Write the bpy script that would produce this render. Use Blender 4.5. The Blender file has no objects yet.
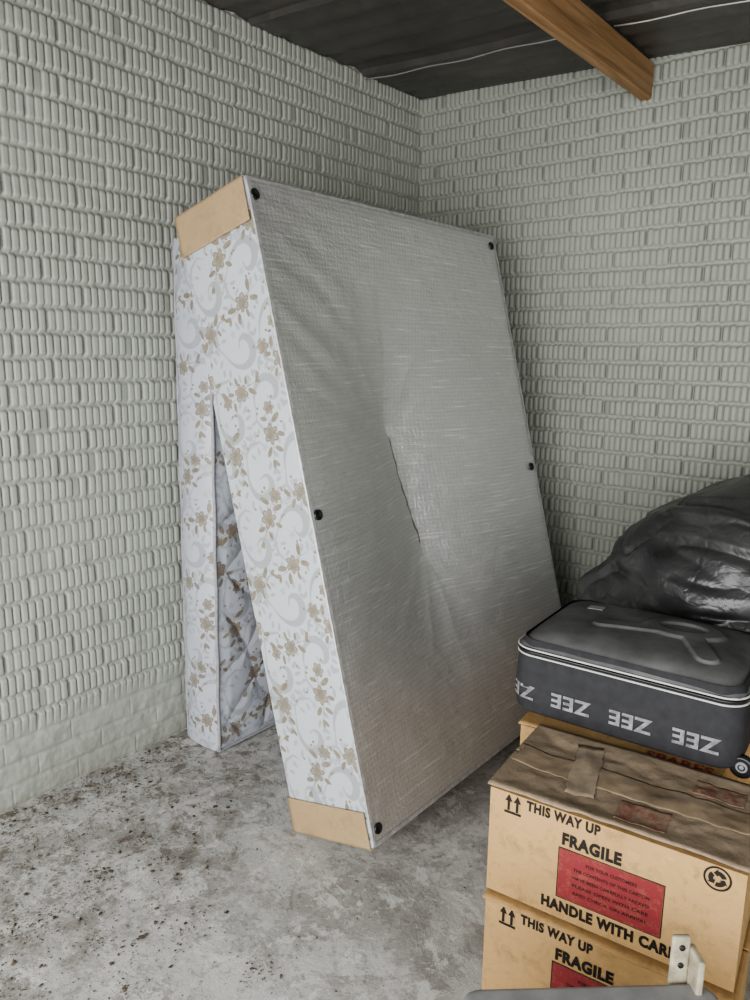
import bpy, numpy as np, math, random
from mathutils import Vector, Matrix
random.seed(4); rng=np.random.default_rng(7)
scene=bpy.context.scene; COL=scene.collection

# ------------------------------------------------------------ helpers
def link(o): COL.objects.link(o); return o
def fastmesh(name,V,F,attrs=None,smooth=False):
    V=np.asarray(V,dtype=np.float32).reshape(-1,3); me=bpy.data.meshes.new(name)
    if isinstance(F,np.ndarray):
        k=F.shape[1]; me.vertices.add(len(V)); me.vertices.foreach_set('co',V.ravel())
        me.loops.add(F.size); me.loops.foreach_set('vertex_index',F.ravel().astype(np.int32))
        me.polygons.add(len(F)); me.polygons.foreach_set('loop_start',np.arange(0,F.size,k,dtype=np.int32))
        me.polygons.foreach_set('loop_total',np.full(len(F),k,dtype=np.int32)); me.update(calc_edges=True)
    else: me.from_pydata([tuple(map(float,v)) for v in V],[],F); me.update()
    if attrs:
        for k,a in attrs.items():
            at=me.attributes.new(k,'FLOAT','POINT'); at.data.foreach_set('value',np.asarray(a,dtype=np.float32).ravel())
    if smooth: me.polygons.foreach_set('use_smooth',np.ones(len(me.polygons),dtype=bool))
    me.validate(); return me
def obj(name,me,mat=None,parent=None,**kw):
    o=bpy.data.objects.new(name,me); link(o)
    if mat is not None and me is not None: me.materials.append(mat)
    if parent is not None: o.parent=parent
    for k,v in kw.items(): o[k]=v
    return o
def empty(name,loc=(0,0,0),rotz=0,**kw):
    o=obj(name,None,**kw); o.location=loc; o.rotation_euler=(0,0,rotz); o.empty_display_size=.1; return o
def gridF(nu,nv,flip=False,base=0):
    i=np.arange(nu-1)[:,None]*nv+np.arange(nv-1)[None,:]; i=i.ravel()
    F=np.stack([i,i+nv,i+nv+1,i+1],1)
    if flip: F=F[:,::-1]
    return F+base
TAB=rng.random((256,256)).astype(np.float64)
def vn(x,y,s=0):
    x=np.asarray(x,float)+s*17.3; y=np.asarray(y,float)+s*9.1
    xi=np.floor(x).astype(int); yi=np.floor(y).astype(int); fx=x-xi; fy=y-yi
    fx=fx*fx*(3-2*fx); fy=fy*fy*(3-2*fy)
    a=TAB[xi%256,yi%256];b=TAB[(xi+1)%256,yi%256];c=TAB[xi%256,(yi+1)%256];d=TAB[(xi+1)%256,(yi+1)%256]
    return (a*(1-fx)+b*fx)*(1-fy)+(c*(1-fx)+d*fx)*fy
def fbm(x,y,s=0,o=3):
    r=0;a=.5
    for k in range(o): r=r+a*(vn(x*2**k,y*2**k,s+k)-.5); a*=.5
    return r
def vn3(x,y,z,s=0):
    return (vn(x+z*.73,y-z*.61,s)+vn(y+x*.37,z+x*.5,s+5)+vn(z-y*.4,x+y*.3,s+9))/3
def h2(i,j,s=0): return TAB[(i*37+j*11+s*71)%256,(j*53+i*7+s*29)%256]
def sst(a,b,x): t=np.clip((x-a)/(b-a),0,1); return t*t*(3-2*t)

# ------------------------------------------------------------ materials
def newmat(name,rough=.7,metal=0,spec=.5):
    m=bpy.data.materials.new(name); m.use_nodes=True; nt=m.node_tree; b=nt.nodes['Principled BSDF']
    b.inputs['Roughness'].default_value=rough; b.inputs['Metallic'].default_value=metal
    b.inputs['Specular IOR Level'].default_value=spec
    return m,nt,b
def N(nt,t,**kw):
    n=nt.nodes.new(t)
    for k,v in kw.items(): setattr(n,k,v)
    return n
def coord(nt,scale=(1,1,1),kind='Object'):
    tc=N(nt,'ShaderNodeTexCoord'); mp=N(nt,'ShaderNodeMapping'); mp.inputs['Scale'].default_value=scale
    nt.links.new(tc.outputs[kind],mp.inputs['Vector']); return mp.outputs[0]
def noise(nt,vec,scale,detail=4,rough=.55,dist=0):
    n=N(nt,'ShaderNodeTexNoise'); n.inputs['Scale'].default_value=scale; n.inputs['Detail'].default_value=detail
    n.inputs['Roughness'].default_value=rough; n.inputs['Distortion'].default_value=dist
    nt.links.new(vec,n.inputs['Vector']); return n.outputs['Fac']
def ramp(nt,fac,stops):
    r=N(nt,'ShaderNodeValToRGB'); e=r.color_ramp.elements
    while len(e)<len(stops): e.new(.5)
    for q,(p,c) in zip(e,stops): q.position=p; q.color=(c[0],c[1],c[2],1) if not isinstance(c,(int,float)) else (c,c,c,1)
    nt.links.new(fac,r.inputs[0]); return r.outputs[0]
def mix(nt,fac,a,b,mode='MIX'):
    m=N(nt,'ShaderNodeMix',data_type='RGBA',blend_type=mode)
    for s,v in ((m.inputs[0],fac),(m.inputs[6],a),(m.inputs[7],b)):
        if isinstance(v,(int,float)): s.default_value=v if s==m.inputs[0] else (v,v,v,1)
        elif isinstance(v,tuple): s.default_value=(v[0],v[1],v[2],1)
        else: nt.links.new(v,s)
    return m.outputs[2]
def bump(nt,b,hs):
    prev=None
    for h,s,d in hs:
        bp=N(nt,'ShaderNodeBump'); bp.inputs['Strength'].default_value=s; bp.inputs['Distance'].default_value=d
        nt.links.new(h,bp.inputs['Height'])
        if prev: nt.links.new(prev,bp.inputs['Normal'])
        prev=bp.outputs[0]
    nt.links.new(prev,b.inputs['Normal'])
def simple(name,c,rough=.6,metal=0,var=.12,scale=30,bumpd=0,spec=.5):
    m,nt,b=newmat(name,rough,metal,spec); v=coord(nt); n=noise(nt,v,scale,4)
    col=ramp(nt,n,[(.3,tuple(x*(1-var) for x in c)),(.7,tuple(min(1,x*(1+var)) for x in c))])
    nt.links.new(col,b.inputs['Base Color'])
    if bumpd: bump(nt,b,[(n,.6,bumpd)])
    return m

def m_wall(name,c1,c2,cv=.5,hi=.45):
    m,nt,b=newmat(name,.6,0,.4); v=coord(nt)
    n1=noise(nt,v,1.3,5,.6); n2=noise(nt,v,14,6,.65); n3=noise(nt,v,90,3)
    col=ramp(nt,n1,[(.3,c1),(.7,c2)])
    col=mix(nt,ramp(nt,n2,[(.35,.0),(.75,.4)]),col,tuple(x*1.12 for x in c2))
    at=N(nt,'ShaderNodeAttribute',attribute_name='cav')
    col=mix(nt,ramp(nt,at.outputs['Fac'],[(0,.8),(hi,0)]),col,tuple(x*cv for x in c1))  # grooves and joints darkened: grime plus recess shade put into the paint colour
    sx=N(nt,'ShaderNodeSeparateXYZ'); nt.links.new(v,sx.inputs[0])
    low=ramp(nt,sx.outputs[2],[(0,.5),(.12,.15),(.3,0)])
    dirt=mix(nt,1.0,low,ramp(nt,n2,[(.35,0),(.6,1)]),'MULTIPLY')
    col=mix(nt,dirt,col,(.2,.19,.15))
    nt.links.new(col,b.inputs['Base Color'])
    bump(nt,b,[(n2,.5,.004),(n3,.4,.0012)]); return m
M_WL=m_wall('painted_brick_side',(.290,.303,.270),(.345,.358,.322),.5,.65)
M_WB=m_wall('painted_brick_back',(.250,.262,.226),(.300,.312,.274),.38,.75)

def m_floor():
    m,nt,b=newmat('concrete_floor',.85,0,.25); v=coord(nt)
    n1=noise(nt,v,1.1,6,.6,.4); n2=noise(nt,v,6,10,.78,.3); n3=noise(nt,v,26,8,.8,.3); n4=noise(nt,v,2.2,10,.8,.6); n5=noise(nt,v,9,8,.75,.5); n6=noise(nt,v,4,10,.8,.2)
    col=ramp(nt,n1,[(.3,(.28,.272,.255)),(.7,(.385,.377,.36))])
    col=mix(nt,ramp(nt,n2,[(.47,0),(.51,.65)]),col,(.46,.452,.435))
    col=mix(nt,ramp(nt,n4,[(.49,0),(.54,.5)]),col,(.225,.212,.194))
    col=mix(nt,ramp(nt,n6,[(.51,0),(.535,.55)]),col,(.52,.512,.495))
    col=mix(nt,ramp(nt,n6,[(.41,.55),(.435,0)]),col,(.20,.182,.162))
    col=mix(nt,ramp(nt,n5,[(.56,0),(.58,.6)]),col,(.60,.592,.575))
    col=mix(nt,ramp(nt,n5,[(.37,.6),(.395,0)]),col,(.17,.155,.135))
    col=mix(nt,ramp(nt,n3,[(.56,0),(.61,.5)]),col,(.165,.15,.128))
    sx=N(nt,'ShaderNodeSeparateXYZ'); nt.links.new(v,sx.inputs[0])
    left=ramp(nt,sx.outputs[0],[(0,1),(.5,.8),(1.0,0)])
    n7=noise(nt,v,15,10,.85,.4); dm=mix(nt,1.0,left,ramp(nt,n7,[(.51,0),(.57,.85)]),'MULTIPLY')
    col=mix(nt,dm,col,(.12,.097,.073))
    nt.links.new(col,b.inputs['Base Color']); bump(nt,b,[(n2,.6,.008),(n5,.6,.006),(n3,.7,.003)]); return m
M_FLOOR=m_floor()
def m_ceil():
    m,nt,b=newmat('dark_roof_sheet',.38,0,.55); v=coord(nt,(1,1,1))
    n=noise(nt,v,2.2,6,.65,.6); n2=noise(nt,v,9,6,.75)
    col=ramp(nt,n,[(.3,(.042,.041,.038)),(.6,(.075,.071,.065)),(.8,(.12,.112,.098))])
    col=mix(nt,ramp(nt,n2,[(.54,0),(.75,.5)]),col,(.15,.128,.105))
    nt.links.new(col,b.inputs['Base Color']); nt.links.new(ramp(nt,n2,[(.3,.30),(.7,.55)]),b.inputs['Roughness']); bump(nt,b,[(n,.5,.02),(n2,.3,.003)]); return m
M_CEIL=m_ceil()
def m_wood():
    m,nt,b=newmat('pine_joist',.55,0,.3); v=coord(nt,(26,1.2,26)); n=noise(nt,v,1.6,5,.6,.8)
    v2=coord(nt); n2=noise(nt,v2,2.5,3)
    col=ramp(nt,n,[(.3,(.20,.115,.055)),(.55,(.32,.19,.095)),(.75,(.39,.25,.13))])
    col=mix(nt,ramp(nt,n2,[(.5,0),(.75,.4)]),col,(.17,.095,.045))
    nt.links.new(col,b.inputs['Base Color']); bump(nt,b,[(n,.3,.002)]); return m
M_WOOD=m_wood()
def m_dust():
    m,nt,b=newmat('silver_dust_cloth',.36,.6,.6); v=coord(nt)
    sy=noise(nt,coord(nt,(5,5,160)),1.0,3,.6,.1); sz=noise(nt,coord(nt,(5,160,5)),1.0,3,.6,.1)
    w=N(nt,'ShaderNodeTexWave',wave_type='BANDS',bands_direction='Z'); w.inputs['Scale'].default_value=22
    w.inputs['Distortion'].default_value=.7; w.inputs['Detail'].default_value=3; w.inputs['Detail Scale'].default_value=2.5
    nt.links.new(v,w.inputs['Vector'])
    w2=N(nt,'ShaderNodeTexWave',wave_type='BANDS',bands_direction='Y'); w2.inputs['Scale'].default_value=20
    w2.inputs['Distortion'].default_value=.7; w2.inputs['Detail'].default_value=3
    nt.links.new(v,w2.inputs['Vector'])
    big=noise(nt,v,1.6,4); mid=noise(nt,coord(nt,(10,10,15)),1.4,5,.6,1.6); fine=noise(nt,coord(nt,(90,90,120)),1.2,3,.6,1.5)
    def ridge(h,wd):
        a=N(nt,'ShaderNodeMath',operation='SUBTRACT'); nt.links.new(h,a.inputs[0]); a.inputs[1].default_value=.5
        a2=N(nt,'ShaderNodeMath',operation='ABSOLUTE'); nt.links.new(a.outputs[0],a2.inputs[0]); return ramp(nt,a2.outputs[0],[(0,0),(wd,1)])
    rr=ridge(mid,.10); rr2=ridge(noise(nt,coord(nt,(24,20,34)),1.2,4,.6,1.8),.12)
    col=ramp(nt,big,[(.3,(.55,.548,.545)),(.7,(.63,.628,.625))])
    col=mix(nt,ramp(nt,w.outputs['Fac'],[(.90,0),(1,.35)]),col,(.36,.357,.355))
    col=mix(nt,ramp(nt,w2.outputs['Fac'],[(.93,0),(1,.22)]),col,(.38,.377,.375))
    col=mix(nt,ramp(nt,sy,[(.6,0),(.7,.6)]),col,(.92,.917,.915))
    at=N(nt,'ShaderNodeAttribute',attribute_name='tear')
    col=mix(nt,at.outputs['Fac'],col,(.07,.05,.038))
    nt.links.new(col,b.inputs['Base Color'])
    nt.links.new(ramp(nt,mid,[(.3,.28),(.7,.44)]),b.inputs['Roughness'])
    bump(nt,b,[(rr,.22,.0035),(rr2,.20,.0018),(fine,.25,.0007),(w.outputs['Fac'],.25,.0012),(w2.outputs['Fac'],.22,.0010),(sy,.35,.0010),(sz,.3,.0010)]); return m
M_DUST=m_dust()
def m_floral(name,ground,pale,gold,dark):
    m,nt,b=newmat(name,.40,0,.55); v=coord(nt)
    g=N(nt,'ShaderNodeAttribute',attribute_name='gold'); p=N(nt,'ShaderNodeAttribute',attribute_name='pale')
    n=noise(nt,v,260,2); n2=noise(nt,v,60,4); n0=noise(nt,v,2.5,4); n4=noise(nt,v,9,5,.6)
    col=mix(nt,ramp(nt,n0,[(.4,0),(.7,.5)]),ground,tuple(x*.86 for x in ground))
    col=mix(nt,p.outputs['Fac'],col,pale)
    gc=ramp(nt,n2,[(.4,gold),(.65,dark)])
    gc=mix(nt,ramp(nt,n4,[(.45,0),(.65,.4)]),gc,tuple(sum(gold)/3*k for k in (1.0,1.0,.98)))
    fac=ramp(nt,g.outputs['Fac'],[(.15,0),(.5,1)])
    col=mix(nt,fac,col,gc)
    col=mix(nt,ramp(nt,n,[(.4,0),(.7,.15)]),col,(.3,.3,.3))
    nt.links.new(col,b.inputs['Base Color']); bump(nt,b,[(n,.2,.0006),(g.outputs['Fac'],.3,.0008)]); return m
M_FLOR=m_floral('floral_damask',(.43,.457,.49),(.245,.255,.26),(.23,.19,.135),(.155,.13,.095))
M_MATT=m_floral('mattress_damask',(.41,.43,.475),(.26,.27,.295),(.22,.18,.135),(.15,.125,.098))
def m_card(name,c,c2,stain=.4):
    m,nt,b=newmat(name,.75,0,.25); v=coord(nt); n1=noise(nt,v,5,6,.65); n2=noise(nt,v,20,7,.75,.6)
    w=N(nt,'ShaderNodeTexWave',wave_type='BANDS',bands_direction='X'); w.inputs['Scale'].default_value=60
    w.inputs['Distortion'].default_value=.6; nt.links.new(v,w.inputs['Vector'])
    col=ramp(nt,n1,[(.3,c),(.7,c2)])
    col=mix(nt,ramp(nt,n2,[(.50,0),(.70,stain)]),col,tuple(x*.5 for x in c))
    col=mix(nt,ramp(nt,n2,[(.28,stain),(.40,0)]),col,tuple(min(1,x*1.35) for x in c2))
    nt.links.new(col,b.inputs['Base Color']); bump(nt,b,[(w.outputs['Fac'],.12,.0008),(n1,.6,.014),(n2,.4,.0025)]); return m
M_CARD=m_card('cardboard',(.35,.218,.095),(.44,.29,.135),.65)
M_CARDTOP=m_card('dusty_cardboard',(.225,.17,.12),(.31,.245,.175),.6)
M_CARDP=m_card('pale_cardboard',(.29,.205,.115),(.355,.26,.15),.4)
M_TAPE=simple('clear_packing_tape',(.24,.18,.12),.2,0,.3,14,.002)
M_TAPEG=simple('scuffed_tape',(.27,.215,.155),.22,0,.35,15,.002)
def m_print(name,c,bg,th):
    m,nt,b=newmat(name,.65,0,.25); v=coord(nt); n=noise(nt,v,45,7,.8)
    nt.links.new(mix(nt,ramp(nt,n,[(th-.05,0),(th+.05,.85)]),c,bg),b.inputs['Base Color']); return m
M_BLACK=m_print('black_ink',(.014,.012,.011),(.12,.085,.05),.7)
M_RED=m_print('red_print',(.19,.028,.032),(.23,.06,.045),.56)
M_REDTXT=m_print('faded_red_print',(.19,.085,.065),(.24,.18,.125),.48)
M_REDINK=m_print('red_ink',(.24,.05,.04),(.3,.14,.08),.6)
M_PLUG=simple('black_plastic',(.012,.012,.014),.35)
M_PIPE=simple('silver_edge_binding',(.42,.417,.415),.4,.3,.25,50,.0008)
M_MPIPE=simple('grey_mattress_piping',(.27,.27,.29),.6,0,.15,50)
M_CASE=simple('charcoal_canvas',(.034,.034,.037),.85,0,.15,40,.0004,.2)
M_CASELID=simple('dusty_charcoal_lid',(.125,.124,.125),1.0,0,.3,9,.0004,.0)
M_WHITEP=simple('white_piping',(.48,.47,.45),.5)
M_ZEE=simple('grey_lettering',(.185,.185,.19),.6,0,.45,70)
M_GREY=simple('grey_plastic',(.22,.22,.225),.5,0,.15,25)
M_CREAM=simple('cream_plastic',(.33,.295,.22),.5,0,.4,35,.0008)
M_STEEL=simple('galvanised_wire',(.40,.39,.38),.35,.6)
M_DEB=simple('dry_leaf_debris',(.08,.058,.038),.9,0,.6,40)
def m_bag():
    m,nt,b=newmat('black_polythene',.3,0,.65); v=coord(nt); n=noise(nt,v,4,4,.55,.7); n2=noise(nt,v,11,3,.5,1)
    a=N(nt,'ShaderNodeMath',operation='SUBTRACT'); nt.links.new(n2,a.inputs[0]); a.inputs[1].default_value=.5
    a2=N(nt,'ShaderNodeMath',operation='ABSOLUTE'); nt.links.new(a.outputs[0],a2.inputs[0]); rr=ramp(nt,a2.outputs[0],[(0,0),(.15,1)])
    col=ramp(nt,n,[(.35,(.018,.018,.019)),(.75,(.05,.05,.05))]); nt.links.new(col,b.inputs['Base Color'])
    r=ramp(nt,n,[(.3,.24),(.7,.44)]); nt.links.new(r,b.inputs['Roughness'])
    bump(nt,b,[(n,.5,.028),(rr,.3,.004)]); return m
M_BAG=m_bag()

# ------------------------------------------------------------ camera
f,th,ps,ro=742.28,.1956,.6884,.0117; O=Vector((2.2543,-3.0483,1.4519))
F=Vector((-math.sin(ps)*math.cos(th),math.cos(ps)*math.cos(th),-math.sin(th)))
R=Vector((math.cos(ps),math.sin(ps),0)); U=R.cross(F)
R2=R*math.cos(ro)+U*math.sin(ro); U2=-R*math.sin(ro)+U*math.cos(ro)
cd=bpy.data.cameras.new('camera'); cam=bpy.data.objects.new('camera',cd); link(cam)
cd.sensor_fit='HORIZONTAL'; cd.sensor_width=36; cd.lens=f/750*36; cd.clip_start=.02
mw=Matrix.Identity(4)
for i in range(3): mw[i][0]=R2[i]; mw[i][1]=U2[i]; mw[i][2]=-F[i]; mw[i][3]=O[i]
cam.matrix_world=mw; scene.camera=cam

# ------------------------------------------------------------ room shell
BW=.018; SL=-.0546; HC=2.603; XR=5.2; YF=-4.0
def brick_h(s,z,seed,low,wornk=.35,ex=4,amp=.009,rw=.0107,mort=.3):
    zz=z+.006*fbm(s*1.3,z*.7,seed)+.0024*(vn(s*50,z*4,seed+15)-.5)
    course=np.floor(zz/.075).astype(int); zl=zz/.075-course
    off=np.where(course%2==0,0,.1125)+ (h2(course,course*3,seed)-.5)*.04
    br=np.floor((s+off)/.225).astype(int); sl=(s+off)/.225-br
    r2=h2(br,course,seed+1)
    n=9
    sb=np.clip((sl-.016)/.968,0,.9999); k=sb*n; ki=np.floor(k); kl=(k-ki-.5)
    rb=h2(br*9+ki.astype(int),course,seed+3); rc=h2(br*9+ki.astype(int),course,seed+11)
    dx=np.abs(kl)*.0242; zc=(zl-.5-(r2-.5)*.03-(rc-.5)*.03)*.075; half=.0240+.003*(rb-.5)*2
    dz=np.maximum(np.abs(zc)-half,0)
    d=(dx/(rw*1.09))**ex+(dz/.0090)**2.2
    pill=np.clip(1-d,0,1)**.5
    ribamp=np.where(rb<.02,.5,1.)*(.9+.2*rc)
    es=sst(.0,.012,sl)*(1-sst(.988,1.,sl)); ev=sst(.04,.14,zl)*(1-sst(.86,.96,zl)); ev2=sst(.10,.2,zl)*(1-sst(.80,.90,zl))
    worn=sst(.60,.8,vn(s*2.2,z*2.6,seed+6)+.25*(vn(s*9,z*9,seed+7)-.5))*wornk
    a=(1-worn); lm=0
    if low>0:
        lm=1-sst(low-.03,low+.05,z+.03*vn(s*4,z,seed)); a=a*(1-lm*.95)
    h=.004*ev*es*(1-lm*.3)+ amp*a*pill*ribamp*es
    h+=.006*fbm(s*4,z*4,seed+8)+(.0016+.004*lm)*fbm(s*40,z*40,seed+9)+.010*lm*fbm(s*11,z*15,seed+12)
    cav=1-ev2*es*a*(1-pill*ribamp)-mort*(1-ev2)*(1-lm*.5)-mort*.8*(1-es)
    return h,np.clip(cav,0,1)
def wall_left():
    s=np.arange(-3.25,.02,.0027); z=np.linspace(0,HC+.05,540); S,Z=np.meshgrid(s,z,indexing='ij')
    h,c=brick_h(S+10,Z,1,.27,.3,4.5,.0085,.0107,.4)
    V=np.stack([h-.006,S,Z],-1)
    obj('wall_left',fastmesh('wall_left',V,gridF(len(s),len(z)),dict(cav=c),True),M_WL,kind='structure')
def wall_back():
    s=np.arange(-.02,2.6,.0026); k=np.linspace(0,1,540); S,K=np.meshgrid(s,k,indexing='ij'); Z=K*(HC+SL*S+.04)
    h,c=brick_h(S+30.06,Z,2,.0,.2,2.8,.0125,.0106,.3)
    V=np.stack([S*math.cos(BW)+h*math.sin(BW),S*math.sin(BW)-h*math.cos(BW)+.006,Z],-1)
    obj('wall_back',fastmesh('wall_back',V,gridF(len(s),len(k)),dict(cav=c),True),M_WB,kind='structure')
wall_left(); wall_back()
def slab(name,mn,mx,mat,**kw):
    x0,y0,z0=mn;x1,y1,z1=mx
    V=[(x0,y0,z0),(x1,y0,z0),(x1,y1,z0),(x0,y1,z0),(x0,y0,z1),(x1,y0,z1),(x1,y1,z1),(x0,y1,z1)]
    Fc=[(0,3,2,1),(4,5,6,7),(0,1,5,4),(1,2,6,5),(2,3,7,6),(3,0,4,7)]
    return obj(name,fastmesh(name,V,Fc,dict(cav=np.ones(8))),mat,**kw)
slab('wall_right',(XR,YF,0),(XR+.1,.15,2.6),M_WL,kind='structure')
slab('wall_back.001',(2.56,.05,0),(XR,.12,2.6),M_WB,kind='structure')
slab('wall_left.001',(-.1,YF,0),(-.004,-3.23,2.6),M_WL,kind='structure')
slab('wall_front',(-.1,YF-.12,2.12),(XR+.1,YF,2.62),M_WL,kind='structure')
nx,ny=140,220; X,Y=np.meshgrid(np.linspace(-.05,XR+.6,nx),np.linspace(-8,.12,ny),indexing='ij')
Z=.004*fbm(X*2,Y*2,3)-.001
obj('floor',fastmesh('floor',np.stack([X,Y,np.minimum(Z,0)],-1),gridF(nx,ny,False),None,True),M_FLOOR,kind='structure')
nx,ny=200,500; X,Y=np.meshgrid(np.linspace(-.05,XR+.1,nx),np.linspace(YF,.1,ny),indexing='ij')
sheet=np.floor((Y+.44)/.62); fr=(Y+.44)/.62-sheet
Z=HC+SL*X+.004+.0035*(1+np.sin(Y*2*np.pi/.13))+.018*fr+.04*fbm(X*1.6,Y*2.5,11)*sst(0,.4,-Y)*sst(0,.3,X)
obj('ceiling',fastmesh('ceiling',np.stack([X,Y,Z],-1),gridF(nx,ny,True),None,True),M_CEIL,kind='structure')

# ------------------------------------------------------------ tube helper
def tube(pts,r,n=8,closed=False):
    P=[Vector(p) for p in pts]; m=len(P); V=[];Fc=[]
    up=Vector((0,0,1)); prev=None
    for i,p in enumerate(P):
        a=P[(i-1)%m] if (closed or i>0) else p; b=P[(i+1)%m] if (closed or i<m-1) else p
        t=(b-a).normalized()
        if prev is None:
            q=up if abs(t.dot(up))<.9 else Vector((1,0,0)); nrm=(q-t*q.dot(t)).normalized()
        else: nrm=(prev-t*prev.dot(t)).normalized()
        prev=nrm; bn=t.cross(nrm)
        for j in range(n):
            an=2*math.pi*j/n; V.append(p+(nrm*math.cos(an)+bn*math.sin(an))*r)
    for i in range(m if closed else m-1):
        for j in range(n):
            a=i*n+j;b=i*n+(j+1)%n;c=((i+1)%m)*n+(j+1)%n;d=((i+1)%m)*n+j; Fc.append((a,b,c,d))
    if not closed: Fc.append(tuple(range(n))[::-1]); Fc.append(tuple((m-1)*n+j for j in range(n)))
    return V,Fc
def joist():
    x0,x1=1.046,1.090; n=60; V=[];Fc=[]
    prof=[(x0,-.120),(x0+.004,-.125),(x1-.004,-.125),(x1,-.120),(x1,.0),(x0,.0)]
    ys=np.linspace(YF+.05,.012,n)
    for y in ys:
        for (x,z) in prof: V.append((x+.002*float(vn(y*3,z*9)),y,HC+SL*x+z+.003*float(vn(y*2,x,3))))
    for i in range(n-1):
        for j in range(6):
            a=i*6+j;b=i*6+(j+1)%6; Fc.append((a,b,b+6,a+6))
    Fc.append(tuple(range(6))[::-1]);Fc.append(tuple((n-1)*6+j for j in range(6)))
    obj('ceiling_joist',fastmesh('ceiling_joist',V,Fc),M_WOOD,label='orange-brown pine joist carrying the dark roof sheets',category='beam')
joist()
for (xa,xb,n) in ((.03,1.02,20),(1.12,2.6,26)):
    pts=[(x,-.44+.01*math.sin(x*5),HC+SL*x-.012-.006*math.sin(x*9)**2) for x in np.linspace(xa,xb,n)]
    V,Fc=tube(pts,.003,6); obj('roof_wire',fastmesh('roof_wire',V,Fc,None,True),M_STEEL,label='thin grey wire along a roof sheet lap',category='wire')

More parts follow.
